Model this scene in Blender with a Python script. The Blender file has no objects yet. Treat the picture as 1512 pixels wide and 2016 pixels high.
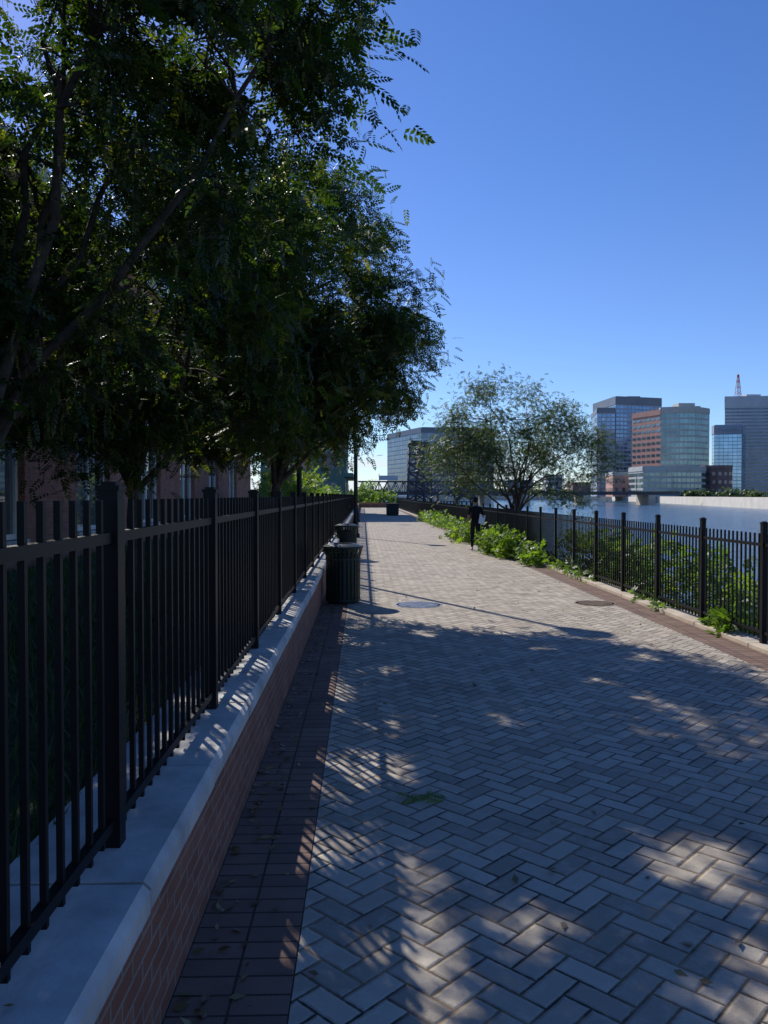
import bpy, math, random
import numpy as np
from mathutils import Vector, Matrix
random.seed(7); rng=np.random.default_rng(7)
scene=bpy.context.scene
C=scene.collection
# ------------------------------------------------------------------ helpers
class NT:
    def __init__(s,name):
        s.m=bpy.data.materials.new(name); s.m.use_nodes=True
        s.t=s.m.node_tree; s.n=s.t.nodes; s.l=s.t.links
        s.b=s.n['Principled BSDF']
    def new(s,ty,**k):
        n=s.n.new(ty)
        for a,v in k.items(): setattr(n,a,v)
        return n
    def link(s,a,b): s.l.new(a,b)
    def put(s,sock,v):
        if hasattr(v,'links') or hasattr(v,'is_linked'): s.l.new(v,sock)
        else: sock.default_value=v
    def M(s,op,a,b=None,c=None):
        n=s.new('ShaderNodeMath',operation=op)
        s.put(n.inputs[0],a)
        if b is not None: s.put(n.inputs[1],b)
        if c is not None: s.put(n.inputs[2],c)
        return n.outputs[0]
    def mix(s,f,a,b,bt='MIX'):
        n=s.new('ShaderNodeMix',data_type='RGBA',blend_type=bt)
        s.put(n.inputs[0],f)
        s.put(n.inputs[6],a if hasattr(a,'links') else (*a[:3],1))
        s.put(n.inputs[7],b if hasattr(b,'links') else (*b[:3],1))
        return n.outputs[2]
    def ramp(s,v,lo,hi,a=0.,b=1.):
        n=s.new('ShaderNodeMapRange'); s.put(n.inputs[0],v)
        n.inputs[1].default_value=lo;n.inputs[2].default_value=hi
        n.inputs[3].default_value=a;n.inputs[4].default_value=b
        return n.outputs[0]
    def pos(s): 
        return s.new('ShaderNodeNewGeometry').outputs['Position']
    def sep(s,v):
        n=s.new('ShaderNodeSeparateXYZ'); s.link(v,n.inputs[0]); return n.outputs
    def comb(s,x,y,z=0.):
        n=s.new('ShaderNodeCombineXYZ'); s.put(n.inputs[0],x);s.put(n.inputs[1],y);s.put(n.inputs[2],z); return n.outputs[0]
    def noise(s,v,sc,det=4.,rough=.55):
        n=s.new('ShaderNodeTexNoise'); s.link(v,n.inputs['Vector']); n.inputs['Scale'].default_value=sc
        n.inputs['Detail'].default_value=det; n.inputs['Roughness'].default_value=rough; return n.outputs[0]
    def bump(s,h,st=.3,dist=.01):
        n=s.new('ShaderNodeBump'); n.inputs['Strength'].default_value=st; n.inputs['Distance'].default_value=dist
        s.link(h,n.inputs['Height']); s.link(n.outputs[0],s.b.inputs['Normal'])
    def col(s,v): s.put(s.b.inputs['Base Color'],v if hasattr(v,'links') else (*v[:3],1))
def simple(name,c,rough=.7,metal=0.,var=.25,sc=6.,bump=.15,bd=.004,spec=.5):
    t=NT(name); p=t.pos(); nz=t.noise(p,sc)
    f=t.ramp(nz,.3,.7)
    t.col(t.mix(f,[x*(1-var) for x in c],[min(1,x*(1+var)) for x in c]))
    t.b.inputs['Roughness'].default_value=rough; t.b.inputs['Metallic'].default_value=metal
    t.b.inputs['Specular IOR Level'].default_value=spec
    if bump: t.bump(t.noise(p,sc*12),bump,bd)
    return t.m
class MB:
    def __init__(s): s.v=[];s.f=[];s.mi=[]
    def box(s,x0,x1,y0,y1,z0,z1,m=0):
        i=len(s.v)
        s.v+=[(x0,y0,z0),(x1,y0,z0),(x1,y1,z0),(x0,y1,z0),(x0,y0,z1),(x1,y0,z1),(x1,y1,z1),(x0,y1,z1)]
        for f in ((0,3,2,1),(4,5,6,7),(0,1,5,4),(1,2,6,5),(2,3,7,6),(3,0,4,7)):
            s.f.append(tuple(i+k for k in f)); s.mi.append(m)
    def quad(s,a,b,c,d,m=0):
        i=len(s.v); s.v+=[tuple(a),tuple(b),tuple(c),tuple(d)]; s.f.append((i,i+1,i+2,i+3)); s.mi.append(m)
    def poly(s,pts,m=0):
        i=len(s.v); s.v+=[tuple(p) for p in pts]; s.f.append(tuple(range(i,i+len(pts)))); s.mi.append(m)
    def prism(s,fp,z0,z1,m=0,mt=None):
        n=len(fp)
        for k in range(n):
            a=fp[k];b=fp[(k+1)%n]
            s.quad((a[0],a[1],z0),(b[0],b[1],z0),(b[0],b[1],z1),(a[0],a[1],z1),m)
        s.poly([(p[0],p[1],z1) for p in fp],m if mt is None else mt)
    def tube(s,pts,rads,n=8,m=0,cap=True):
        pts=[Vector(p) for p in pts]; i0=len(s.v); up=None
        for k,p in enumerate(pts):
            d=(pts[min(k+1,len(pts)-1)]-pts[max(k-1,0)]).normalized()
            if up is None:
                up=Vector((1,0,0)) if abs(d.x)<.8 else Vector((0,1,0))
            a=d.cross(up).normalized(); b=a.cross(d).normalized(); up=b
            for j in range(n):
                t=2*math.pi*j/n
                s.v.append(tuple(p+(a*math.cos(t)+b*math.sin(t))*rads[k]))
        for k in range(len(pts)-1):
            for j in range(n):
                s.f.append((i0+k*n+j,i0+k*n+(j+1)%n,i0+(k+1)*n+(j+1)%n,i0+(k+1)*n+j)); s.mi.append(m)
        if cap:
            s.f.append(tuple(i0+j for j in range(n))[::-1]); s.mi.append(m)
            e=i0+(len(pts)-1)*n
            s.f.append(tuple(e+j for j in range(n))); s.mi.append(m)
    def lathe(s,cx,cy,prof,n=24,m=0):
        s.tube([(cx,cy,z) for r,z in prof],[r for r,z in prof],n,m)
    def ball(s,c,r,n=12,m=0):
        rx,ry,rz=r if hasattr(r,'__len__') else (r,r,r); i0=len(s.v); K=8
        for k in range(K+1):
            ph=-math.pi/2+math.pi*k/K
            for j in range(n):
                t=2*math.pi*j/n; cc=max(math.cos(ph),.01)
                s.v.append((c[0]+rx*cc*math.cos(t),c[1]+ry*cc*math.sin(t),c[2]+rz*math.sin(ph)))
        for k in range(K):
            for j in range(n):
                s.f.append((i0+k*n+j,i0+k*n+(j+1)%n,i0+(k+1)*n+(j+1)%n,i0+(k+1)*n+j)); s.mi.append(m)
    def obj(s,name,mats,parent=None,smooth=False,bevel=0):
        me=bpy.data.meshes.new(name); me.from_pydata(s.v,[],s.f)
        for m in mats: me.materials.append(m)
        me.polygons.foreach_set('material_index',s.mi)
        if smooth: me.polygons.foreach_set('use_smooth',[True]*len(s.f))
        me.update()
        o=bpy.data.objects.new(name,me); C.objects.link(o)
        if parent: o.parent=parent
        if bevel:
            b=o.modifiers.new('b','BEVEL'); b.width=bevel; b.segments=2; b.limit_method='ANGLE'
        return o
def empty(name):
    o=bpy.data.objects.new(name,None); C.objects.link(o); return o
# ------------------------------------------------------------------ camera
cam=bpy.data.cameras.new('camera'); co=bpy.data.objects.new('camera',cam); C.objects.link(co)
cam.sensor_fit='VERTICAL'; cam.sensor_height=24; cam.lens=1560/2016*24; cam.clip_end=9000; cam.clip_start=.05
co.location=(0,0,1.75); co.rotation_euler=(math.radians(90-1.21),0,math.radians(-1.5))
scene.camera=co
# ------------------------------------------------------------------ light
AZ=28; EL=38
ts=Vector((-math.sin(math.radians(AZ))*math.cos(math.radians(EL)),math.cos(math.radians(AZ))*math.cos(math.radians(EL)),math.sin(math.radians(EL))))
sl=bpy.data.lights.new('sun','SUN'); sl.energy=5; sl.angle=math.radians(.5); sl.color=(1,.955,.875)
so=bpy.data.objects.new('sun',sl); C.objects.link(so); so.rotation_euler=(-ts).to_track_quat('-Z','Y').to_euler(); so.location=(-20,40,40)
w=bpy.data.worlds.new('World'); scene.world=w; w.use_nodes=True
wn=w.node_tree; bg=wn.nodes['Background']
sky=wn.nodes.new('ShaderNodeTexSky'); sky.sky_type='NISHITA'; sky.sun_disc=False
sky.sun_elevation=math.radians(EL); sky.sun_rotation=math.radians(360-AZ)
sky.air_density=1.0; sky.dust_density=.1; sky.ozone_density=3.0; sky.altitude=0
bg.inputs[1].default_value=.11
tc=wn.nodes.new('ShaderNodeTexCoord'); sx=wn.nodes.new('ShaderNodeSeparateXYZ'); wn.links.new(tc.outputs['Generated'],sx.inputs[0])
def wmr(src,a,b,c,d):
    n=wn.nodes.new('ShaderNodeMapRange'); n.interpolation_type='SMOOTHSTEP'; wn.links.new(src,n.inputs[0])
    for i,v in enumerate((a,b,c,d)): n.inputs[i+1].default_value=v
    return n.outputs[0]
def wmul(a,b):
    n=wn.nodes.new('ShaderNodeMath'); n.operation='MULTIPLY'; wn.links.new(a,n.inputs[0]); wn.links.new(b,n.inputs[1]); return n.outputs[0]
hs=wn.nodes.new('ShaderNodeHueSaturation'); hs.inputs['Saturation'].default_value=1.25; wn.links.new(sky.outputs[0],hs.inputs['Color'])
tint=wn.nodes.new('ShaderNodeMix'); tint.data_type='RGBA'; wn.links.new(wmr(sx.outputs[2],0,.3,0,1),tint.inputs[0])
tint.inputs[6].default_value=(.78,.94,1.28,1); tint.inputs[7].default_value=(1.16,.98,1.22,1)
ml=wn.nodes.new('ShaderNodeMix'); ml.data_type='RGBA'; ml.blend_type='MULTIPLY'; ml.inputs[0].default_value=1
wn.links.new(hs.outputs[0],ml.inputs[6]); wn.links.new(tint.outputs[2],ml.inputs[7])
mp=wn.nodes.new('ShaderNodeMapping'); mp.inputs['Scale'].default_value=(5,5,55); wn.links.new(tc.outputs['Generated'],mp.inputs[0])
nz=wn.nodes.new('ShaderNodeTexNoise'); nz.inputs['Scale'].default_value=1.3; nz.inputs['Detail'].default_value=6; wn.links.new(mp.outputs[0],nz.inputs[0])
cf=wmul(wmr(nz.outputs[0],.42,.6,0,.75),wmul(wmr(sx.outputs[2],.035,.06,1,0),wmr(sx.outputs[2],-.01,.012,0,1)))
mxw=wn.nodes.new('ShaderNodeMix'); mxw.data_type='RGBA'; wn.links.new(cf,mxw.inputs[0]); wn.links.new(ml.outputs[2],mxw.inputs[6]); mxw.inputs[7].default_value=(7.4,8.1,9.0,1)
wn.links.new(mxw.outputs[2],bg.inputs[0])
scene.view_settings.view_transform='Standard'; scene.view_settings.look='None'; scene.view_settings.exposure=0
# ------------------------------------------------------------------ materials
def herring():
    t=NT('herringbone_pavers'); p=t.pos(); s=t.sep(p); W=.110
    u=t.M('DIVIDE',t.M('ADD',s[0],s[1]),W*1.41421); v=t.M('DIVIDE',t.M('SUBTRACT',s[1],s[0]),W*1.41421)
    i=t.M('FLOOR',u); j=t.M('FLOOR',v); fu=t.M('SUBTRACT',u,i); fv=t.M('SUBTRACT',v,j)
    k=t.M('FLOORED_MODULO',t.M('SUBTRACT',i,j),4.)
    eq=lambda n:t.M('COMPARE',k,float(n),.5)
    e0,e1,e2,e3=eq(0),eq(1),eq(2),eq(3)
    dl=t.M('MULTIPLY_ADD',e1,9.,fu); dr=t.M('MULTIPLY_ADD',e0,9.,t.M('SUBTRACT',1.,fu))
    db=t.M('MULTIPLY_ADD',e2,9.,fv); dt=t.M('MULTIPLY_ADD',e3,9.,t.M('SUBTRACT',1.,fv))
    dm=t.M('MINIMUM',t.M('MINIMUM',dl,dr),t.M('MINIMUM',db,dt))
    wob=t.noise(p,25.); dm=t.M('ADD',dm,t.M('MULTIPLY',t.M('SUBTRACT',wob,.5),.10))
    brick=t.ramp(dm,.02,.08)
    idv=t.comb(t.M('SUBTRACT',i,e1),t.M('SUBTRACT',j,e2))
    wn_=t.new('ShaderNodeTexWhiteNoise',noise_dimensions='2D'); t.link(idv,wn_.inputs['Vector'])
    r=wn_.outputs['Value']
    base=t.mix(r,(.34,.29,.235),(.63,.555,.455))
    base=t.mix(t.ramp(t.noise(p,1.1,5),.35,.7,0,.45),base,(.36,.31,.25))
    base=t.mix(t.ramp(t.noise(p,220.,2),.35,.75,0,.5),base,(.2,.17,.14))
    base=t.mix(t.ramp(t.noise(p,9.,6,.75),.5,.75,0,.45),base,(.68,.61,.51))
    base=t.mix(t.ramp(t.noise(p,.8,7,.78),.54,.7,0,.5),base,(.16,.135,.11))
    jc=t.mix(t.ramp(t.noise(p,2.2,4),.42,.62),(.04,.034,.028),(.30,.21,.13))
    t.col(t.mix(brick,jc,base)); t.b.inputs['Roughness'].default_value=.85; t.b.inputs['Specular IOR Level'].default_value=.2
    h=t.M('ADD',t.M('MULTIPLY',t.ramp(dm,.02,.14),1.),t.M('ADD',t.M('MULTIPLY',t.noise(p,160.),.4),t.M('MULTIPLY',r,.4)))
    t.bump(h,.9,.007); return t.m
def brickmat(name,c1,c2,mortar,bw,bh,vec,off=.5,msize=.008,rough=.85,var=.5):
    t=NT(name); p=t.pos(); s=t.sep(p)
    if vec=='wall': v=t.comb(t.M('ADD',s[0],s[1]),s[2])
    else: v=t.comb(t.M('ADD',s[0],vec),s[1])
    b=t.new('ShaderNodeTexBrick',offset=off); t.link(v,b.inputs[0])
    b.inputs['Color1'].default_value=(*c1,1); b.inputs['Color2'].default_value=(*c2,1); b.inputs['Mortar'].default_value=(*mortar,1)
    b.inputs['Scale'].default_value=1; b.inputs['Mortar Size'].default_value=msize; b.inputs['Mortar Smooth'].default_value=.3
    b.inputs['Brick Width'].default_value=bw; b.inputs['Row Height'].default_value=bh; b.inputs['Bias'].default_value=0
    c=t.mix(t.ramp(t.noise(p,3.,5),.35,.7,0,var),b.outputs['Color'],[x*.55 for x in c1])
    c=t.mix(t.ramp(t.noise(p,150.,2),.4,.75,0,.4),c,[x*.5 for x in c1])
    t.col(c); t.b.inputs['Roughness'].default_value=rough; t.b.inputs['Specular IOR Level'].default_value=.25
    h=t.M('ADD',t.M('SUBTRACT',1.,b.outputs['Fac']),t.M('MULTIPLY',t.noise(p,140.),.3)); t.bump(h,.7,.005)
    return t.m
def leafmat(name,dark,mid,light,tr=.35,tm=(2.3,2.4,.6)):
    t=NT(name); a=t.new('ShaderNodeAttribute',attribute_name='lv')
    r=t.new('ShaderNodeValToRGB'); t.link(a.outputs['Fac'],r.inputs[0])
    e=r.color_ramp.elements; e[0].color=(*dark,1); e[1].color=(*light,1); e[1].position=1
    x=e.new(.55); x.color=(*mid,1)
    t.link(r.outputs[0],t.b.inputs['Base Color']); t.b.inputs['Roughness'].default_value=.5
    tl=t.new('ShaderNodeBsdfTranslucent'); 
    c=t.mix(1.,r.outputs[0],tm,'MULTIPLY'); t.link(c,tl.inputs[0])
    mx=t.new('ShaderNodeMixShader'); mx.inputs[0].default_value=tr
    t.link(t.b.outputs[0],mx.inputs[1]); t.link(tl.outputs[0],mx.inputs[2])
    t.link(mx.outputs[0],t.n['Material Output'].inputs[0]); return t.m
def glass(name,c,rough=.08,metal=.75,sc=.15):
    t=NT(name); p=t.pos(); f=t.ramp(t.noise(p,sc,3),.3,.7)
    t.col(t.mix(f,[x*.75 for x in c],[x*1.2 for x in c])); t.b.inputs['Metallic'].default_value=metal
    t.b.inputs['Roughness'].default_value=rough; return t.m
M_pav=herring()
M_bord=brickmat('border_pavers',(.19,.12,.095),(.28,.18,.14),(.03,.025,.022),.21,.11,.67,0.,.006)
M_wallb=brickmat('wall_brick',(.26,.10,.065),(.36,.15,.095),(.32,.27,.22),.203,.068,'wall',.5,.008)
M_bld=brickmat('building_brick',(.32,.12,.08),(.42,.175,.12),(.3,.24,.19),.21,.07,'wall',.5,.008)
M_stone=simple('cast_stone',(.48,.465,.435),.85,var=.28,sc=3.5,bump=.5,bd=.004,spec=.25)
M_conc=simple('concrete',(.50,.42,.33),.9,var=.25,sc=2.,bump=.4)
M_black=simple('black_powder_coat',(.006,.006,.007),.45,var=.3,sc=9,bump=.05,spec=.2)
M_bin=simple('dark_green_steel',(.010,.024,.020),.45,var=.3,sc=9,bump=.05,spec=.3)
M_bark=simple('bark',(.065,.05,.04),.95,var=.45,sc=14,bump=.9,bd=.012)
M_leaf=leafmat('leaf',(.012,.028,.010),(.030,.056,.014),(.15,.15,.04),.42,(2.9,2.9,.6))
M_leafb=leafmat('leaf_bright',(.05,.10,.015),(.10,.17,.03),(.17,.23,.05),.45)
M_leafr=leafmat('leaf_grey_green',(.045,.075,.03),(.085,.125,.05),(.17,.165,.08),.35,(1.6,1.7,.8))
M_grass=leafmat('grass_blade',(.02,.05,.01),(.035,.08,.018),(.07,.11,.03),.3)
M_lawn=simple('lawn_soil',(.022,.045,.014),.95,var=.5,sc=3,bump=.8,bd=.03)
M_far=simple('far_ground',(.10,.12,.07),.95,var=.3,sc=.02,bump=0)
M_bank=simple('bank_soil',(.09,.08,.05),.95,var=.4,sc=1.2,bump=.8,bd=.05)
# ------------------------------------------------------------------ ground sheets
b=MB(); b.quad((-6000,-3000,-2.6),(6000,-3000,-2.6),(6000,8000,-2.6),(-6000,8000,-2.6)); b.obj('ground',[M_far])
t=NT('river_water'); p=t.pos(); t.col((.06,.14,.22)); t.b.inputs['Roughness'].default_value=.12; t.b.inputs['IOR'].default_value=1.33
mpn=t.new('ShaderNodeMapping'); t.link(p,mpn.inputs[0]); mpn.inputs['Scale'].default_value=(.6,1,1)
t.bump(t.M('ADD',t.noise(mpn.outputs[0],1.6,4),t.M('MULTIPLY',t.noise(mpn.outputs[0],.35,3),1.5)),.9,.3)
b=MB(); b.quad((4.9,-100,-2),(400,-100,-2),(400,900,-2),(4.9,900,-2)); b.quad((-500,285,-2),(4.9,285,-2),(4.9,900,-2),(-500,900,-2)); b.obj('river',[t.m])
b=MB(); b.box(-400,-.68,-60,285,-2.7,-.02); b.box(-.68,4.78,-60,285,-2.7,-.012)
b.obj('terrain',[simple('terrain_earth',(.09,.10,.05),.95,var=.4,sc=.5,bump=.5,bd=.03)])
b=MB()
ys=[-60+i*1.5 for i in range(231)]
prof=[(4.781,-.02),(5.4,-.15),(6.2,-.9),(7.2,-1.7),(8.4,-2.2)]
P=[[(x+random.uniform(-.12,.12)*(k>0),y,z+random.uniform(-.12,.12)*(k>0)) for k,(x,z) in enumerate(prof)] for y in ys]
for a in range(len(ys)-1):
    for k in range(4): b.quad(P[a][k],P[a][k+1],P[a+1][k+1],P[a+1][k])
b.obj('river_bank',[M_bank])
PE=112
b=MB(); b.quad((-.25,-6,0),(4.02,-6,0),(4.02,PE,0),(-.25,PE,0)); b.obj('brick_pavement',[M_pav])
b=MB(); b.quad((-.67,-6,0),(-.254,-6,0),(-.254,PE,0),(-.67,PE,0)); b.quad((4.024,-6,0),(4.44,-6,0),(4.44,PE,0),(4.024,PE,0)); b.obj('pavement_border',[M_bord])
b=MB()
y=-6
while y<PE:
    b.box(4.44,4.78,y+.006,y+1.5-.006,-.011,.05+random.uniform(-.004,.004)); y+=1.5
b.obj('kerb',[M_conc],bevel=.008)
# retaining wall
rw=empty('retaining_wall')
b=MB(); b.box(-1.08,-.67,-6,PE,-.019,.49); b.obj('brick_face',[M_wallb],rw)
b=MB(); y=2.39-1.05*8
while y<PE:
    y0,y1=y+.009,y+1.05-.009; dz=random.uniform(-.005,.005); dx=random.uniform(-.004,.004)
    pr=[(-.645+dx,.4905),(-.645+dx,.556+dz),(-.668+dx,.578+dz),(-1.12,.578+dz),(-1.12,.4905)]
    i=len(b.v); b.v+=[(x,y0,z) for x,z in pr]+[(x,y1,z) for x,z in pr]
    for k in range(5): b.f.append((i+k,i+(k+1)%5,i+5+(k+1)%5,i+5+k)); b.mi.append(0)
    b.f.append((i+4,i+3,i+2,i+1,i)); b.f.append((i+5,i+6,i+7,i+8,i+9)); b.mi+=[0,0]
    y+=1.05
b.obj('coping_stones',[M_stone],rw)
b=MB(); b.box(-1.0,-.675,-6,PE,.4903,.53); b.obj('mortar_core',[simple('mortar',(.05,.045,.04),.95)],rw)
b=MB(); b.box(-40,-1.121,-30,PE,-.01,.50); b.obj('lawn',[M_lawn])
# ------------------------------------------------------------------ fences
def fence(X,y0,sp,n,zb,zt,ptop,rt,rb,pb,pn,pw=.019,post=.065,name='metal_fence'):
    b=MB()
    for k in range(n):
        y=y0+k*sp
        b.box(X-post/2,X+post/2,y-post/2,y+post/2,zb,zt)
        b.box(X-post/2-.006,X+post/2+.006,y-post/2-.006,y+post/2+.006,zt,zt+.018)
        b.box(X-post/2+.008,X+post/2-.008,y-post/2+.008,y+post/2-.008,zt+.018,zt+.03)
        if k<n-1:
            ya,yb=y+post/2,y+sp-post/2
            b.box(X-.016,X+.016,ya,yb,rt-.018,rt+.018); b.box(X-.016,X+.016,ya,yb,rb-.018,rb+.018)
            for q in range(pn):
                yy=y+sp*(q+1)/(pn+1)
                b.box(X-pw/2,X+pw/2,yy-pw/2,yy+pw/2,pb,rb-.018)
                b.box(X-pw/2,X+pw/2,yy-pw/2,yy+pw/2,rb+.018,rt-.018)
                b.box(X-pw/2,X+pw/2,yy-pw/2,yy+pw/2,rt+.018,ptop)
    return b.obj(name,[M_black])
fence(-.84,2.66-1.72*4,1.72,65,.574,1.765,1.735,1.61,.66,.61,14,pw=.018)
fence(4.6,8.97-1.64*8,1.64,70,.045,1.42,1.31,1.18,.17,.09,14,post=.06)
# ------------------------------------------------------------------ foliage
def rotm(yaw,pit,rol):
    cy,sy,cp,sp,cr,sr=np.cos(yaw),np.sin(yaw),np.cos(pit),np.sin(pit),np.cos(rol),np.sin(rol)
    R=np.empty((len(yaw),3,3))
    R[:,0,0]=cy*cp; R[:,0,1]=cy*sp*sr-sy*cr; R[:,0,2]=cy*sp*cr+sy*sr
    R[:,1,0]=sy*cp; R[:,1,1]=sy*sp*sr+cy*cr; R[:,1,2]=sy*sp*cr-cy*sr
    R[:,2,0]=-sp; R[:,2,1]=cp*sr; R[:,2,2]=cp*cr
    return R
def spray(np_,L,ll,lw,droop=.25):
    T=[]
    for k in range(np_):
        t=(k+.6)/np_; x=L*t; z=-droop*L*t*t
        for s in (-1,1):
            a=s*(1.05-.35*t); dx,dy=math.cos(a),math.sin(a); l=ll*(1-.35*abs(t-.45)); px,py=-dy*lw/2,dx*lw/2
            T.append([(x,0,z),(x+dx*l*.45+px,dy*l*.45+py,z-.1*l),(x+dx*l,dy*l,z-.3*l),(x+dx*l*.45-px,dy*l*.45-py,z-.1*l)])
    x=L; T.append([(x,0,-droop*L),(x+ll*.45,lw/2,-droop*L-.1*ll),(x+ll,0,-droop*L-.35*ll),(x+ll*.45,-lw/2,-droop*L-.1*ll)])
    return np.array(T)
def blade(): 
    return np.array([[(0,-.004,0),(0,.004,0),(.03,.003,.05),(.05,-.001,.085)]])
# irregular crown gaps, carved along the sun rays to light coping and path
_f=np.random.default_rng(3).uniform(0,1,(200,200))
def vfield(x,y,s):
    u=(x+20)/s; v=(y+20)/s; i=np.floor(u).astype(int)%199; j=np.floor(v).astype(int)%199; a=u-np.floor(u); b_=v-np.floor(v)
    a=a*a*(3-2*a); b_=b_*b_*(3-2*b_)
    return (_f[i,j]*(1-a)+_f[i+1,j]*a)*(1-b_)+(_f[i,j+1]*(1-a)+_f[i+1,j+1]*a)*b_
def keep_leaf(c):
    X0=c[:,0]+.6*c[:,2]; Y0=c[:,1]-1.13*c[:,2]
    f=.65*vfield(X0,Y0,.45)+.35*vfield(X0+7,Y0+3,.17)
    edge=(np.abs(X0+.12)<.55)&(Y0>2.1)&(Y0<13)
    thr=np.where(edge,.46,.70-.07*((X0>.6)&(Y0<4.6)))
    return f<=thr
def leafobj(name,groups,mat,parent=None,well=False):
    V=[];A=[]
    for T,cen,yaw,pit,rol,sc,lv in groups:
        if well:
            k=keep_leaf(cen); cen,yaw,pit,rol,sc,lv=cen[k],yaw[k],pit[k],rol[k],sc[k],lv[k]
        R=rotm(yaw,pit,rol); t=T.reshape(-1,3)
        v=np.einsum('nij,mj->nmi',R,t)*sc[:,None,None]+cen[:,None,:]
        V.append(v.reshape(-1,3)); A.append(np.repeat(lv,t.shape[0]))
    V=np.concatenate(V).astype(np.float32); A=np.concatenate(A).astype(np.float32); n=len(V)//4
    me=bpy.data.meshes.new(name); me.vertices.add(len(V)); me.vertices.foreach_set('co',V.ravel())
    me.loops.add(len(V)); me.loops.foreach_set('vertex_index',np.arange(len(V),dtype=np.int32))
    me.polygons.add(n); me.polygons.foreach_set('loop_start',np.arange(0,4*n,4,dtype=np.int32))
    at=me.attributes.new('lv','FLOAT','POINT'); at.data.foreach_set('value',A)
    me.materials.append(mat); me.update(calc_edges=True); me.validate()
    o=bpy.data.objects.new(name,me); C.objects.link(o)
    if parent: o.parent=parent
    return o
def clumps(ells,n):
    """ells: (cx,cy,cz,rx,ry,rz,weight)"""
    W=np.array([e[6] for e in ells]); W=W/W.sum(); out=[]
    idx=rng.choice(len(ells),n,p=W)
    for i in idx:
        e=ells[i]; d=rng.normal(size=3); d/=np.linalg.norm(d); r=rng.uniform(.35,1.)**.55
        out.append((e[0]+d[0]*r*e[3],e[1]+d[1]*r*e[4],e[2]+d[2]*r*e[5]))
    return np.array(out)
def foliage_groups(cl,ns,sig,T,lo=.7,hi=1.2,pit=(.2,.5),wisp=0,Tw=None,lvb=.35):
    k=np.repeat(np.arange(len(cl)),ns); cs=rng.uniform(.6,1.3,len(cl)); cb=rng.normal(lvb,.15,len(cl))
    off=np.clip(rng.normal(size=(len(k),3)),-2.1,2.1)*sig*cs[k][:,None]*np.array([1,1,.8])
    cen=cl[k]+off; N=len(k)
    yaw=np.arctan2(off[:,1],off[:,0])+rng.normal(0,.9,N)
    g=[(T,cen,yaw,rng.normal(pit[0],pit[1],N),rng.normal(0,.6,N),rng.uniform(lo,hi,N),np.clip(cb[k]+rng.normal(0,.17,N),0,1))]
    if wisp:
        n=wisp//4; k=rng.integers(0,len(cl),n); off=np.clip(rng.normal(size=(n,3)),-1.6,1.6)*sig*1.2; p=cl[k]+off; yw=rng.uniform(0,6.28,n)
        for q in range(4):
            g.append((Tw,p+np.stack([np.cos(yw)*.03*q*(1-.2*q),np.sin(yw)*.03*q*(1-.2*q),-np.full(n,.075)*q],1),rng.uniform(0,6.28,n),rng.normal(1.3,.25,n),rng.uniform(0,6.28,n),rng.uniform(.7,1.3,n)*(1-.15*q),np.clip(rng.normal(.85,.12,n),0,1)))
    return g
def curve(a,bb,n=5,sag=.1,j=.06):
    a=Vector(a);bb=Vector(bb);L=(bb-a).length; o=[]
    mid=Vector((random.uniform(-1,1),random.uniform(-1,1),random.uniform(-.3,1)))*L*sag
    for i in range(n+1):
        t=i/n; p=a.lerp(bb,t)+mid*4*t*(1-t)
        if 0<i<n: p+=Vector((random.uniform(-j,j),random.uniform(-j,j),random.uniform(-j,j)))*L*.5
        o.append(p)
    return o
def tree(name,base,fork,ells,ncl,ns,sig,T,mat,r0=.13,nl=8,stems=1,well=False,**kw):
    e=empty(name); cl=clumps(ells,ncl); b=MB(); nodes=[]
    bx=Vector(base)
    for s in range(stems):
        top=Vector(fork)+Vector((random.uniform(-.5,.5),random.uniform(-.5,.5),random.uniform(-.3,.3)))*(stems>1)*1.4
        st=bx+Vector((random.uniform(-.15,.15),random.uniform(-.15,.15),0))*(stems>1)
        tr=curve(st,top,6,.04,.03); rs=[r0*(1.25 if i==0 else 1)*(1-.45*i/6)/(stems**.4) for i in range(7)]
        b.tube(tr,rs,10)
        for q in range(max(2,nl//stems)):
            tgt=Vector(cl[random.randrange(ncl)])
            tgt=Vector((cl[:,0].mean(),cl[:,1].mean(),cl[:,2].mean())).lerp(tgt,.9)
            si=random.choice([4,5,6]); c=curve(tr[si],tgt,7,.1,.05)
            rr=[rs[si]*.62*(1-.85*i/7)+.004 for i in range(8)]
            b.tube(c,rr,7); nodes+=[(p,rr[i]) for i,p in enumerate(c) if i>0]
    for c in cl:
        c=Vector(c); p,r=min(nodes,key=lambda q:(q[0]-c).length+ (0.3 if q[0].z>c.z+.3 else 0))
        pts=curve(p,c,4,.12,.08); r=min(r*.7,.03)
        b.tube(pts,[r*(1-.8*i/4)+.002 for i in range(5)],5,cap=False)
        for _ in range(3):
            q=c+Vector((random.uniform(-1,1),random.uniform(-1,1),random.uniform(-.7,.7)))*sig*1.1
            b.tube(curve(pts[3],q,2,.1,.05),[.006,.004,.002],4,cap=False)
    b.obj('trunk_and_limbs',[M_bark],e,smooth=True)
    leafobj('foliage',foliage_groups(cl,ns,sig,T,**kw),mat,e,well)
    return e
T1=spray(5,.17,.055,.027); TW=spray(4,.08,.02,.014,.1)
tree('shade_tree',(-2.75,5.7,.45),(-2.7,5.8,2.4),[(-2.3,5.9,5.0,2.1,2.0,2.0,5),(-3.0,6.4,3.0,1.4,1.5,.8,2.0),(-1.05,5.7,5.3,1.0,1.2,.9,1.7),(-4.6,7,4.0,1.8,2,2.2,2.2)],265,100,.22,T1,M_leaf,r0=.10,nl=12,wisp=13000,Tw=TW,well=True)
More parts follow.
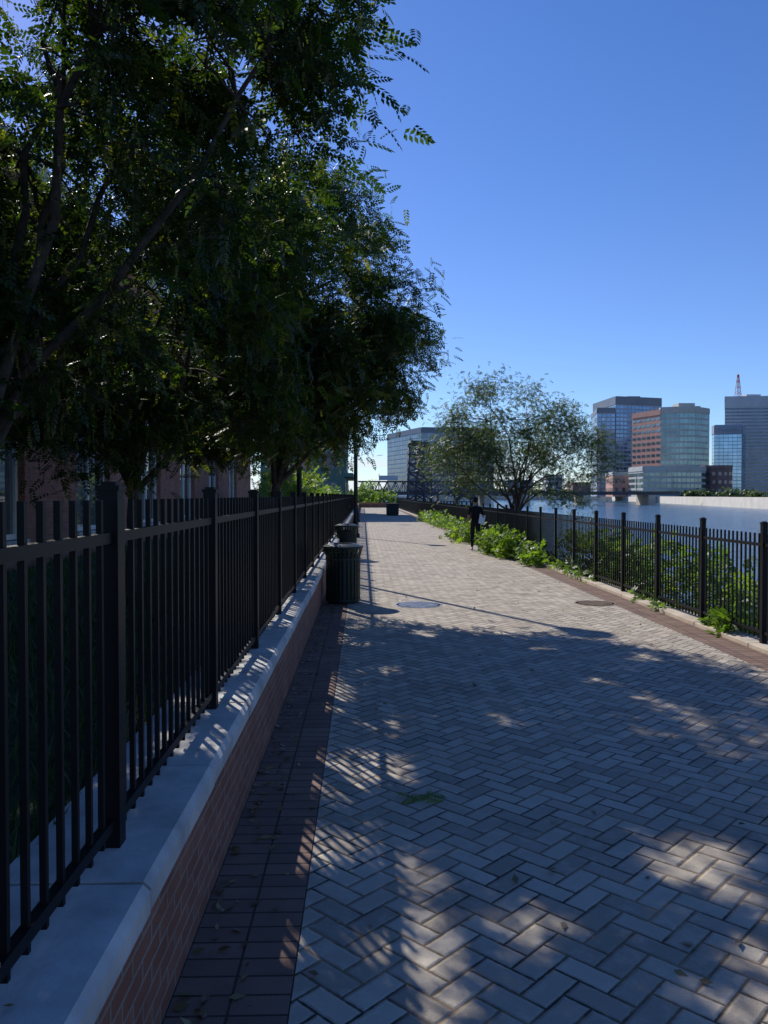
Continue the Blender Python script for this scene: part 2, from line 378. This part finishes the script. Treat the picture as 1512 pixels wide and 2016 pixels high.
tree('shade_tree',(-2.7,9.3,.45),(-2.6,9.3,2.4),[(-2.35,9.2,4.1,1.75,1.7,1.5,5),(-1.6,9.6,4.8,1.1,1.1,.85,2.2),(-4.2,10,3.6,1.4,1.6,1.4,1.4),(-1.6,9.2,3.0,1.0,1.2,.5,1.0),(-2.9,9.3,2.5,1.1,1.2,.35,.7)],230,95,.22,T1,M_leaf,r0=.09,nl=12,wisp=8000,Tw=TW,well=True)
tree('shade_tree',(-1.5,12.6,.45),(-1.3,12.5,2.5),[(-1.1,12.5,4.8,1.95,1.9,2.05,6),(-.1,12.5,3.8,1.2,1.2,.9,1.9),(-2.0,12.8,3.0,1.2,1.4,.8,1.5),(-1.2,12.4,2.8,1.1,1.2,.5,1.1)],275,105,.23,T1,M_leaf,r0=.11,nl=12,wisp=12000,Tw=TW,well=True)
T2=spray(3,.12,.06,.03)
tree('riverside_tree',(5.75,27.6,-.5),(5.6,27.6,1.9),[(5.1,27.6,4.2,2.3,2.2,1.8,4),(3.7,27.5,2.9,1.7,1.6,1.1,2.4),(7.1,27.6,2.9,1.6,1.5,1.6,2.2)],215,66,.28,T2,M_leafr,r0=.13,nl=18,stems=3,wisp=2000,Tw=TW)
def shrub(name,ells,ncl,ns,sig,T,mat,lvb=.5):
    e=empty(name); cl=clumps(ells,ncl); b=MB()
    for c in cl[::2]:
        i=min(range(len(ells)),key=lambda i:(Vector(ells[i][:3])-Vector(c)).length); el=ells[i]
        b.tube(curve((el[0]+(c[0]-el[0])*.3,el[1]+(c[1]-el[1])*.3,el[2]-el[5]),c,3,.1,.05),[.012,.009,.006,.003],5,cap=False)
    b.obj('stems',[M_bark],e); leafobj('foliage',foliage_groups(cl,ns,sig,T,pit=(-.1,.6),lvb=lvb),mat,e); return e
TB=spray(2,.12,.10,.055,.15)
shrub('weed_shrub',[(4.05,22.8,.3,.5,1.5,.32,2),(4.4,20.2,.2,.28,1.3,.22,.8)],44,36,.14,TB,M_leafb)
shrub('weed_shrub',[(3.95,30.5,.32,.45,3.2,.34,2)],38,30,.16,TB,M_leafb)
shrub('weed_shrub',[(4.25,48,.35,.4,9,.35,2)],44,26,.2,TB,M_leafb)
shrub('bank_shrub',[(5.5,14.5,.1,.6,3.0,.8,2),(5.4,10.8,-.05,.55,1.8,.65,1.2),(5.6,19.5,.15,.7,3,.9,2),(5.6,8.6,-.3,.6,1.0,.55,.6)],150,30,.16,TB,M_leafb)
shrub('bank_shrub',[(5.8,40,.2,.7,14,.8,2)],70,30,.2,TB,M_leafb)
shrub('weed_shrub',[(4.62,9.6,.1,.16,.7,.14,1),(4.6,12.6,.08,.12,1.2,.1,.6),(4.6,17,.1,.12,1.6,.12,.6)],22,14,.06,TB,M_leafb)
shrub('hedge',[(-2.9,31,2.0,1.2,3.0,.9,3),(-3.0,31,1.0,1.3,3.2,.7,3)],80,60,.25,TB,M_leafb,lvb=.7)
shrub('hedge',[(-2.0,44,1.3,.7,6.0,.8,3)],60,40,.25,TB,M_leafb)
shrub('shrub_row',[(-2.5,118,1.0,3.0,2,1.3,3),(2.6,116,.9,2.6,2,1.3,2.5),(1,119,2.2,2,2,1.6,1)],80,50,.4,TB*2,M_leafb)
n=26000; gx=-1.13-rng.uniform(0,1,n)**1.6*5; gy=rng.uniform(.6,22,n)
leafobj('lawn_grass',[(blade(),np.stack([gx,gy,np.full(n,.498)],1),rng.uniform(0,6.28,n),rng.normal(0,.3,n),rng.normal(0,.3,n),rng.uniform(.8,2.0,n),rng.uniform(0,1,n))],M_grass)
TL=np.array([[(0,0,0),(.02,.013,.004),(.05,0,.006),(.02,-.013,.002)]])
n=770; fx=np.concatenate([-.66+np.abs(rng.normal(0,.14,520)),rng.uniform(-.2,4.2,240),rng.uniform(-.83,-.66,10)]); fy=np.concatenate([rng.uniform(2,16,520),rng.uniform(2,18,240),rng.uniform(1,12,10)]); fz=np.concatenate([np.full(760,.008),np.full(10,.588)])
leafobj('fallen_leaves',[(TL,np.stack([fx,fy,fz],1),rng.uniform(0,6.28,n),rng.normal(0,.2,n),rng.normal(0,.25,n),rng.uniform(.4,1.4,n),rng.uniform(0,1,n))],leafmat('dry_leaf',(.08,.05,.02),(.17,.12,.045),(.26,.21,.1),.1))
n=9; leafobj('fallen_sprig',[(spray(5,.13,.045,.02,.0),np.stack([.36+rng.normal(0,.04,n),4.53+rng.normal(0,.04,n),np.full(n,.02)],1),rng.uniform(0,6.28,n),rng.normal(0,.1,n),rng.normal(0,.2,n),rng.uniform(.6,.9,n),rng.uniform(.3,1,n))],M_leafb)
# ------------------------------------------------------------------ trash bins
def bin_(x,y):
    b=MB()
    b.lathe(x,y,[(.235,.07),(.24,.8),(.2,.8),(.2,.3)],24)
    b.lathe(x,y,[(.26,.02),(.285,.03),(.285,.08),(.26,.09)],28); b.lathe(x,y,[(.12,.0),(.12,.03)],12)
    for k in range(26):
        a=2*math.pi*k/26; c,s=math.cos(a),math.sin(a); w=.021
        for (r0,z0,r1,z1) in ((.272,.08,.272,.74),(.272,.74,.315,.90)):
            pts=[]
            for (r,z) in ((r0,z0),(r1,z1)):
                for dr in (0,.008):
                    for sw in (-1,1): pts.append((x+c*(r+dr)-s*w*sw,y+s*(r+dr)+c*w*sw,z))
            i=len(b.v); b.v+=pts
            for f in ((0,1,5,4),(3,2,6,7),(2,0,4,6),(1,3,7,5),(0,2,3,1),(4,5,7,6)): b.f.append(tuple(i+q for q in f)); b.mi.append(0)
    b.lathe(x,y,[(.285,.70),(.288,.705),(.288,.735),(.285,.74)],28)
    b.lathe(x,y,[(.30,.88),(.325,.885),(.33,.905),(.325,.925),(.30,.93)],28)
    b.lathe(x,y,[(.298,.905),(.29,.935),(.2,.965),(.17,.965),(.16,.93)],28)
    return b.obj('trash_bin',[M_bin])
bin_(-.33,12.95); bin_(-.46,21.8)
# ------------------------------------------------------------------ lamp posts
M_lampg=simple('frosted_lamp_glass',(.6,.6,.56),.3,var=.1,bump=0)
def lamp(x,y,z0,H):
    e=empty('lamp_post'); b=MB()
    b.lathe(x,y,[(.2,z0),(.2,z0+.12),(.14,z0+.2),(.13,z0+.55),(.09,z0+.7),(.06,z0+.85),(.05,z0+H-.9),(.075,z0+H-.85),(.05,z0+H-.8),(.05,z0+H-.7),(.11,z0+H-.64)],16)
    b.lathe(x,y,[(.30,z0+H-.22),(.27,z0+H-.17),(.13,z0+H-.06),(.06,z0+H-.02),(.02,z0+H+.1)],18)
    b.obj('post',[M_black],e,smooth=False)
    b=MB(); b.lathe(x,y,[(.11,z0+H-.64),(.18,z0+H-.5),(.21,z0+H-.36),(.2,z0+H-.23)],18); b.obj('globe',[M_lampg],e,smooth=True)
lamp(-1.45,18,.5,6.9); lamp(-.34,33,0,5.1); lamp(-.42,52,0,5.1)
# ------------------------------------------------------------------ manholes and far street things
def manhole(x,y,r,mat):
    b=MB(); b.lathe(x,y,[(r,-.002),(r,.006),(r-.03,.006),(r-.035,.002)],32)
    b.lathe(x,y,[(r-.04,-.002),(r-.04,.005)],32)
    for i in range(-9,10):
        h=math.sqrt(max(0,(r-.06)**2-(i*(r-.05)/9.5)**2))
        if h>.05: b.box(x-h,x+h,y+i*(r-.05)/9.5-.007,y+i*(r-.05)/9.5+.007,.0055,.0085)
    b.obj('manhole_cover',[mat])
manhole(.88,12.6,.38,simple('worn_iron',(.5,.5,.51),.4,.85,var=.35,sc=8)); manhole(3.75,12.7,.33,simple('rusty_iron',(.28,.2,.14),.6,.3,var=.3,sc=8))
b=MB(); b.box(2.05,3.0,68,69,.0,.12); b.box(2.0,3.05,67.95,69.05,.12,.95); b.box(1.95,3.1,67.9,69.1,.95,1.03); b.box(2.15,2.5,67.93,67.95,.25,.85); b.box(2.6,2.95,67.93,67.95,.25,.85); b.obj('utility_cabinet',[M_bin],bevel=.02)
b=MB(); b.box(-.6,4.4,112.5,114,0,.55); b.box(-.7,4.5,112.4,114.1,.55,.65); b.obj('brick_planter',[M_wallb])
# ------------------------------------------------------------------ buildings
def facade(b,p0,p1,z0,z1,nf,nw,wf,hf,m,out=.06,sill=.5):
    p0=Vector(p0);p1=Vector(p1); d=p1-p0; L=d.length; d/=L; n=Vector((d.y,-d.x)); fh=(z1-z0)/nf; ww=L/nw
    for i in range(nf):
        za=z0+fh*(i+(1-hf)*sill); zb=za+fh*hf
        for j in range(nw):
            a=p0+d*(ww*(j+.5-wf/2))+n*(out+.03); c=p0+d*(ww*(j+.5+wf/2))+n*(out+.03)
            q1,q2=random.uniform(-.03,.03),random.uniform(-.03,.03)
            b.quad((a.x+n.x*q1,a.y+n.y*q1,za),(c.x+n.x*q2,c.y+n.y*q2,za),(c.x+n.x*q2,c.y+n.y*q2,zb),(a.x+n.x*q1,a.y+n.y*q1,zb),m)
def building(name,fp,z0,z1,wall,gl,nf,ww,wf,hf,trim=None,par=1.2,roofbits=True):
    """fp counter-clockwise seen from above"""
    e=empty(name); b=MB(); b.prism(fp,z0,z1,0); 
    n=len(fp)
    for k in range(n):
        a=Vector(fp[k]);c=Vector(fp[(k+1)%n]); d=(c-a); L=d.length
        if L<.5: continue
        d/=L; nn=Vector((d.y,-d.x))
        q=[a+nn*.25,c+nn*.25]
        b.quad((a.x,a.y,z1-par),(c.x,c.y,z1-par),(c.x+nn.x*.25,c.y+nn.y*.25,z1-par),(a.x+nn.x*.25,a.y+nn.y*.25,z1-par),1)
        b.quad((q[0].x,q[0].y,z1-par),(q[1].x,q[1].y,z1-par),(q[1].x,q[1].y,z1+.4),(q[0].x,q[0].y,z1+.4),1)
        b.quad((q[0].x,q[0].y,z1+.4),(q[1].x,q[1].y,z1+.4),(c.x,c.y,z1+.4),(a.x,a.y,z1+.4),1)
    b.obj('walls',[wall,trim or wall],e)
    b=MB()
    for k in range(n):
        a=Vector(fp[k]);c=Vector(fp[(k+1)%n]); L=(c-a).length
        facade(b,a,c,z0+1,z1-par-.3,nf,max(1,round(L/ww)),wf,hf,0)
    b.obj('windows',[gl],e)
    if roofbits:
        b=MB(); cx=sum(p[0] for p in fp)/n; cy=sum(p[1] for p in fp)/n
        b.box(cx-5,cx+4,cy-4,cy+5,z1,z1+3); b.box(cx+5,cx+8,cy-2,cy+2,z1,z1+1.6); b.obj('roof_plant',[trim or wall],e)
    return e
def fpx(px,d): return (px-715)/1560*d
G_blue=glass('blue_glass',(.17,.25,.36)); G_teal=glass('teal_glass',(.20,.28,.30),.12,.6); G_dark=glass('dark_glass',(.11,.13,.17),.1,.4)
G_near=glass('window_glass',(.25,.28,.3),.03,.7)
W_grey=simple('grey_cladding',(.31,.36,.45),.6,var=.1,sc=.1,bump=0); W_dgrey=simple('dark_cladding',(.15,.175,.22),.5,var=.1,sc=.1,bump=0)  # far claddings tinted bluish, distance haze painted into the base colour
W_brick=simple('far_red_brick',(.52,.28,.22),.9,var=.1,sc=.3,bump=0); W_beige=simple('beige_stone',(.45,.45,.43),.8,var=.1,sc=.3,bump=0)
W_brown=simple('brown_brick',(.22,.13,.125),.9,var=.15,sc=.3,bump=0); W_light=simple('light_precast',(.48,.50,.55),.8,var=.1,sc=.2,bump=0)  # the precast carries the same painted haze tint
Z0=1.0
def yz(py,d): return 1.75+(975-py)*d/1560
building('glass_office_block',[(36.8,500),(84,508),(70,575),(17,560)],Z0,yz(842,500),W_grey,glass('slab_glass',(.15,.19,.24),.15,.6),13,3,.9,.8,W_dgrey,par=3)
building('dark_office_block',[(fpx(805,470),470),(fpx(905,480),480),(fpx(905,480)+3,520),(fpx(805,470)+1,520)],Z0,yz(882,470),W_dgrey,G_dark,9,4,.8,.6)
building('glass_office_tower',[(fpx(1215,520),520),(fpx(1306,530),530),(fpx(1306,530)+12,565),(fpx(1215,520)-2,565)],Z0,yz(780,520),W_grey,G_blue,22,3,.82,.62,W_dgrey,par=5)
building('glass_office_wing',[(fpx(1178,515),515),(fpx(1214,515),515),(fpx(1214,515),560),(fpx(1178,545),560)],Z0,yz(803,515),W_grey,G_blue,20,3,.82,.62,W_dgrey,par=3,roofbits=False)
P0=(fpx(1305,430),430)
arc=[P0]+[(fpx(1305+107*t,430)+0,430-7*math.sin(math.pi*t)+6*t) for t in (.15,.3,.45,.6,.75,.9,1)]
eC=empty('curved_office_building')
def sub(e,o): o.parent=e
sub(eC,building('brick_wing',[(155,454),P0,(165,436),(172,462)],Z0,yz(806,430),W_brick,G_teal,13,4.2,.72,.42,W_brick,par=2.5,roofbits=False))
sub(eC,building('glass_front',arc+[(arc[-1][0]+9,462),(172,462),(P0[0]+2.2,438)],Z0,yz(800,425),W_beige,G_teal,14,2.4,.9,.68,W_beige,par=2.5))
arcD=[(fpx(1252,400),408),(fpx(1258,395),396)]+[(fpx(1262+130*t,388),388-7*math.sin(math.pi*t)) for t in (.05,.2,.35,.5,.65,.8,.95)]+[(fpx(1396,396),396),(fpx(1396,396),412)]
building('low_round_office',arcD,Z0,yz(919,388),W_beige,G_teal,4,2.5,.88,.6,W_beige,par=2,roofbits=False)
arcE=[(fpx(1397,398)+7+7.5*math.cos(a),402+7.5*math.sin(a)) for a in [math.pi*2*k/16 for k in range(16)]]
building('round_brown_annex',arcE,Z0,yz(917,398),W_brown,G_dark,3,3,.5,.4,W_brown,par=1.5,roofbits=False)
building('red_brick_warehouse',[(fpx(1210,415),415),(fpx(1253,415),415),(fpx(1253,415),440),(fpx(1207,430),440)],Z0,yz(930,415),W_brick,G_dark,2,4,.4,.5,W_beige,par=1.5,roofbits=False)
eE=building('blue_glass_office',[(fpx(1413,470),470),(fpx(1468,466),466),(fpx(1468,466)+8,478),(fpx(1413,470)+2,478)],Z0,yz(836,468),W_grey,glass('bright_blue_glass',(.28,.42,.58),.1,.7),17,2.4,.93,.85,W_grey,par=5,roofbits=False)
tx=bpy.data.curves.new('sign_lettering','FONT'); tx.body='Tavosonia'; tx.size=3.4; tx.extrude=.1; tx.align_x='CENTER'
to=bpy.data.objects.new('sign_lettering',tx); C.objects.link(to); to.data.materials.append(W_light); to.parent=eE
to.location=(fpx(1441,467),467.3,yz(836,468)-3.3); to.rotation_euler=(math.pi/2,0,math.atan2(-4,fpx(1468,466)-fpx(1413,470)))
eF=building('banded_office_tower',[(fpx(1441,480),485),(fpx(1560,480),480),(fpx(1560,480)+6,515),(fpx(1441,480)+14,515)],Z0,yz(778,480),W_light,G_dark,26,3.2,.95,.5,W_light,par=6)
b=MB(); ax,ay=fpx(1464,495),498; az=yz(778,478)
for k in range(9):
    z=az+k*1.8; w1=1.6*(1-k/11); w2=1.6*(1-(k+1)/11)
    for sx_,sy_ in ((-1,-1),(1,-1),(1,1),(-1,1)):
        b.tube([(ax+sx_*w1,ay+sy_*w1,z),(ax+sx_*w2,ay+sy_*w2,z+1.8)],[.22,.2],5,k%2)
    b.tube([(ax-w1,ay-w1,z),(ax+w2,ay-w2,z+1.8)],[.14,.14],4,k%2); b.tube([(ax+w1,ay-w1,z),(ax-w2,ay-w2,z+1.8)],[.14,.14],4,k%2)
b.obj('mast',[simple('mast_red',(.45,.06,.04),.6,bump=0),W_light],eF)
for (pa,pb,d,pt,wm) in ((1000,1050,700,945,W_grey),(1080,1110,750,935,W_light),(1130,1180,640,950,W_brown),(1470,1530,560,925,W_light)):
    building('distant_block',[(fpx(pa,d),d),(fpx(pb,d),d),(fpx(pb,d),d+20),(fpx(pa,d),d+20)],Z0,yz(pt,d),wm,G_dark,4,4,.5,.5,roofbits=False)
# far shore and seawall
shore=[(64,-60),(70,0),(112,225),(185,585),(20,640),(-500,640)]
b=MB(); b.poly([(x,y,1.0) for x,y in shore]+[(-3000,3500,1.0),(4000,3500,1.0),(4000,-60,1.0)]); b.obj('far_shore',[M_far])
b=MB()
for k in range(len(shore)-1):
    a=Vector(shore[k]);c=Vector(shore[k+1]); d=(c-a).normalized(); n=Vector((-d.y,d.x)); o=n*.3
    b.quad((a.x+o.x,a.y+o.y,-2.3),(c.x+o.x,c.y+o.y,-2.3),(c.x+o.x,c.y+o.y,1.2),(a.x+o.x,a.y+o.y,1.2)); b.quad((a.x+o.x,a.y+o.y,1.2),(c.x+o.x,c.y+o.y,1.2),(c.x-n.x*1.5,c.y-n.y*1.5,1.2),(a.x-n.x*1.5,a.y-n.y*1.5,1.2))
b.obj('seawall',[simple('pale_concrete',(.62,.56,.48),.9,var=.12,sc=.3,bump=.2)])
far=[]
for _ in range(60):
    t=random.random(); x=135+65*t+random.uniform(0,25); y=290+300*t+random.uniform(-10,10); far.append((x,y,1.0+1.0,3,3,1.0+.8*random.random(),1))
for _ in range(70):
    x=random.uniform(-60,190); far.append((x,648+random.uniform(-3,10),3.5,6,4,3+3*random.random(),1.6))
TF=spray(2,.8,.9,.5,.2)
cl=clumps(far,1000); leafobj('distant_trees',foliage_groups(cl,22,.9,TF,lvb=.3),M_leafr)
# ------------------------------------------------------------------ lift bridge
M_steel=simple('hazed_steel',(.07,.065,.07),.7,var=.3,sc=.3,bump=0)  # bridge steel lightened in its colour to stand in for distance haze
e=empty('railroad_lift_bridge'); b=MB()
def beam(a,c,r=.35): b.tube([a,c],[r,r],4)
D=300
def tower(xc,yc,h,w=3.2,dd=3.2):
    for sx_ in (-1,1):
        for sy_ in (-1,1): beam((xc+sx_*w,yc+sy_*dd,-2.5),(xc+sx_*w*.8,yc+sy_*dd*.8,h),.3)
    n=6
    for k in range(n):
        z0=h*k/n; z1=h*(k+1)/n
        for sy_ in (-1,1):
            beam((xc-w*.95,yc+sy_*dd*.95,z0),(xc+w*.85,yc+sy_*dd*.85,z1),.16); beam((xc+w*.95,yc+sy_*dd*.95,z0),(xc-w*.85,yc+sy_*dd*.85,z1),.16); beam((xc-w*.9,yc+sy_*dd*.9,z1),(xc+w*.9,yc+sy_*dd*.9,z1),.2)
        for sx_ in (-1,1): beam((xc+sx_*w*.9,yc-dd*.95,z0),(xc+sx_*w*.85,yc+dd*.85,z1),.16)
    b.box(xc-w,xc+w,yc-dd,yc+dd,h,h+.8); b.box(xc-w*.6,xc+w*.6,yc-dd*.6,yc+dd*.6,h+.8,h+1.8)
tower(20,D,20.5); tower(24,D+16,21); tower(38,D,19); tower(41,D+16,20)
for yy in (D,D+12):
    z0,z1=3.2,7.0
    b.box(-60,120,yy-.4,yy+.4,z0-1.0,z0)
    b.box(-2,62,yy-.18,yy+.18,z1-.2,z1+.2)
    x=-2
    while x<62:
        beam((x,yy,z0),(x+1.6,yy,z1),.12); beam((x+1.6,yy,z1),(x+3.2,yy,z0),.12); beam((x+1.6,yy,z0),(x+1.6,yy,z1),.1); x+=3.2
b.box(-60,120,D-.6,D+12.6,1.9,2.18)
for x in (-30,-4,12,30,47,62,85,110): b.box(x-1.3,x+1.3,D-1,D+13,-2.6,1.89,1)
b.box(6,13,D-.5,D+3,7.5,9.2,2)
b.obj('trusses',[M_steel,M_conc,W_light],e)
for x in range(-50,120,14):
    b=MB(); b.tube([(x,D-1,2.6),(x,D-1,10)],[.13,.1],6); b.tube([(x,D-1,9.4),(x,D+13,9.4)],[.08,.08],5); b.obj('catenary_mast',[M_steel],e)
# ------------------------------------------------------------------ near brick building
e=empty('brick_apartment_building'); b=MB(); XB=-5.8; y0,y1=-4,41; H=7.3
wins=[]; y=-2.
while y<y1-3: wins.append(y); y+=4.55
zs=[(1.0,4.3),(5.0,6.6)]
prev=y0
for yw in wins:
    b.box(XB-.4,XB,prev,yw,.49,H); 
    b.box(XB-.4,XB,yw,yw+2.1,.49,zs[0][0]); b.box(XB-.4,XB,yw,yw+2.1,zs[0][1],zs[1][0]); b.box(XB-.4,XB,yw,yw+2.1,zs[1][1],H)
    prev=yw+2.1
b.box(XB-.4,XB,prev,y1,.49,H); b.box(XB-12,XB-.4,y0,y0+.3,.49,H); b.box(XB-12,XB-.4,y1-.3,y1,.49,H); b.box(XB-12,XB-11.7,y0+.3,y1-.3,.49,H)
b.obj('walls',[M_bld],e)
b=MB(); b.box(XB-12.2,XB+.15,y0-.15,y1+.15,H,H+.3); b.box(XB-.01,XB+.05,y0,y1,4.55,4.75)
for yw in wins:
    for za,zb in zs: b.box(XB-.1,XB+.06,yw-.05,yw+2.15,za-.12,za)
b.obj('cornice_and_sills',[M_stone],e)
b=MB()
for yw in wins:
    for za,zb in zs:
        f=.09
        b.box(XB-.2,XB-.12,yw,yw+f,za,zb); b.box(XB-.2,XB-.12,yw+2.1-f,yw+2.1,za,zb); b.box(XB-.2,XB-.12,yw+1.01,yw+1.09,za,zb)
        b.box(XB-.2,XB-.12,yw+f,yw+1.01,zb-f,zb); b.box(XB-.2,XB-.12,yw+1.09,yw+2.1-f,zb-f,zb); b.box(XB-.2,XB-.12,yw+f,yw+1.01,za,za+f); b.box(XB-.2,XB-.12,yw+1.09,yw+2.1-f,za,za+f)
b.obj('window_frames',[simple('cream_frame',(.75,.72,.64),.5,var=.05)],e)
b=MB()
for yw in wins:
    for za,zb in zs: b.quad((XB-.17,yw,za),(XB-.17,yw+2.1,za),(XB-.17,yw+2.1,zb),(XB-.17,yw,zb))
b.obj('window_panes',[G_near],e)
W_green=simple('green_siding',(.10,.19,.16),.8,var=.1,sc=.5,bump=.1)
eg=building('green_apartment_building',[(-8,62),(-1.5,62),(-1.5,80),(-8,80)],0,8.6,W_green,glass('pale_window',(.3,.36,.4),.1,.4),3,2.2,.5,.55,simple('pale_green_trim',(.2,.28,.25),.6),par=.4,roofbits=False)
b=MB(); b.box(-1.49,-.8,62,80,3.2,3.5); b.obj('balcony_canopy',[W_green],eg)
# ------------------------------------------------------------------ pedestrian
e=empty('pedestrian')
def skinobj(verts,edges,mats,fn,name,sub=2):
    me=bpy.data.meshes.new(name); me.from_pydata([v[:3] for v in verts],edges,[]); o=bpy.data.objects.new(name+'_src',me); C.objects.link(o)
    sk=o.modifiers.new('s','SKIN'); sk.use_smooth_shade=True
    for i,v in enumerate(verts):
        r=v[3] if hasattr(v[3],'__len__') else (v[3],v[3]); me.skin_vertices[0].data[i].radius=r
    me.skin_vertices[0].data[0].use_root=True
    ss=o.modifiers.new('u','SUBSURF'); ss.levels=sub; ss.render_levels=sub
    dg=bpy.context.evaluated_depsgraph_get(); m2=bpy.data.meshes.new_from_object(o.evaluated_get(dg)); bpy.data.objects.remove(o)
    m2.materials.clear()
    for m in mats: m2.materials.append(m)
    for p_ in m2.polygons: p_.material_index=fn(p_.center); p_.use_smooth=True
    o=bpy.data.objects.new(name,m2); C.objects.link(o); o.parent=e; return o
M_shirt=simple('black_cotton',(.010,.010,.012),.9,var=.2,sc=20,spec=.2); M_trous=simple('black_trousers',(.012,.013,.018),.85,var=.2,sc=20,spec=.2)
M_skin=simple('skin',(.32,.18,.12),.6,var=.08,sc=20); M_hair=simple('dark_hair',(.012,.01,.008),.8,var=.3,sc=60,spec=.2); M_shoe=simple('white_shoe',(.6,.58,.54),.7,var=.1,sc=20)
V=[(0,0,.90,(.135,.095)),(0,0,1.02,(.125,.09)),(0,.01,1.18,(.15,.10)),(0,.01,1.33,(.155,.095)),(0,.0,1.42,(.06,.055)),(0,.015,1.50,(.052,.052)),
   (-.085,0,.84,(.09,.095)),(-.09,.08,.47,(.062,.065)),(-.09,.10,.09,(.042,.045)),
   (.085,0,.84,(.09,.095)),(.09,-.03,.46,(.062,.065)),(.085,-.26,.13,(.042,.045)),
   (-.17,0,1.36,(.055,.055)),(-.22,-.03,1.10,(.042,.042)),(-.235,.06,.88,(.028,.026)),
   (.17,0,1.36,(.055,.055)),(.24,-.06,1.12,(.042,.042)),(.25,.05,.96,(.028,.026))]
E=[(0,1),(1,2),(2,3),(3,4),(4,5),(0,6),(6,7),(7,8),(0,9),(9,10),(10,11),(3,12),(12,13),(13,14),(3,15),(15,16),(16,17)]
def region(c):
    if abs(c.x)>.19 and c.z<1.14: return 2
    if c.z>1.43: return 2
    return 0 if c.z>.93 else 1
skinobj(V,E,[M_shirt,M_trous,M_skin],region,'body')
b=MB(); b.ball((0,.02,1.585),(.073,.092,.112),16,0); b.ball((0,.0,1.615),(.083,.098,.105),16,1)
b.ball((0,.115,1.575),(.014,.018,.02),8,0); b.ball((-.077,.02,1.58),(.012,.02,.03),8,0); b.ball((.077,.02,1.58),(.012,.02,.03),8,0)
b.ball((-.03,.108,1.6),(.01,.006,.007),8,1); b.ball((.03,.108,1.6),(.01,.006,.007),8,1); b.ball((0,.105,1.535),(.022,.008,.006),8,1)
b.obj('head',[M_skin,M_hair],e,smooth=True)
b=MB()
for (hx,hy,hz) in ((-.235,.075,.83),(.25,.08,.915)):
    b.ball((hx,hy,hz),(.018,.038,.048),10,0)
    for q in range(4):
        yy=hy-.028+.019*q; L=(.07,.078,.074,.058)[q]
        b.tube([(hx,yy,hz-.035),(hx+.004,yy,hz-.035-L*.5),(hx-.01*(1 if hx>0 else -1),yy+.004,hz-.035-L)],[.009,.008,.006],6)
    b.tube([(hx,hy+.034,hz+.015),(hx,hy+.058,hz-.012),(hx,hy+.06,hz-.04)],[.011,.009,.007],6)
b.obj('hands',[M_skin],e,smooth=True)
b=MB()
def shoe(x,y,z,tilt):
    pts=[(-.07,0),(0,.0),(.09,-.01),(.17,-.018)]
    c,s=math.cos(tilt),math.sin(tilt)
    b.tube([(x,y+c*a-s*h,z+s*a+c*h) for a,h in pts],[.03,.045,.042,.02],10)
shoe(-.09,.09,.05,0); shoe(.085,-.27,.105,-.75)
b.obj('shoes',[M_shoe],e,smooth=True)
b=MB(); b.box(-.1,.1,-.01,.01,-.15,.15); o=b.obj('papers',[simple('white_paper',(.8,.8,.78),.7,var=.05)],e,bevel=.003); o.location=(.2,-.07,1.0); o.rotation_euler=(-.15,.25,.3)
e.location=(3.55,25.0,0); e.scale=(.99,.99,.99)
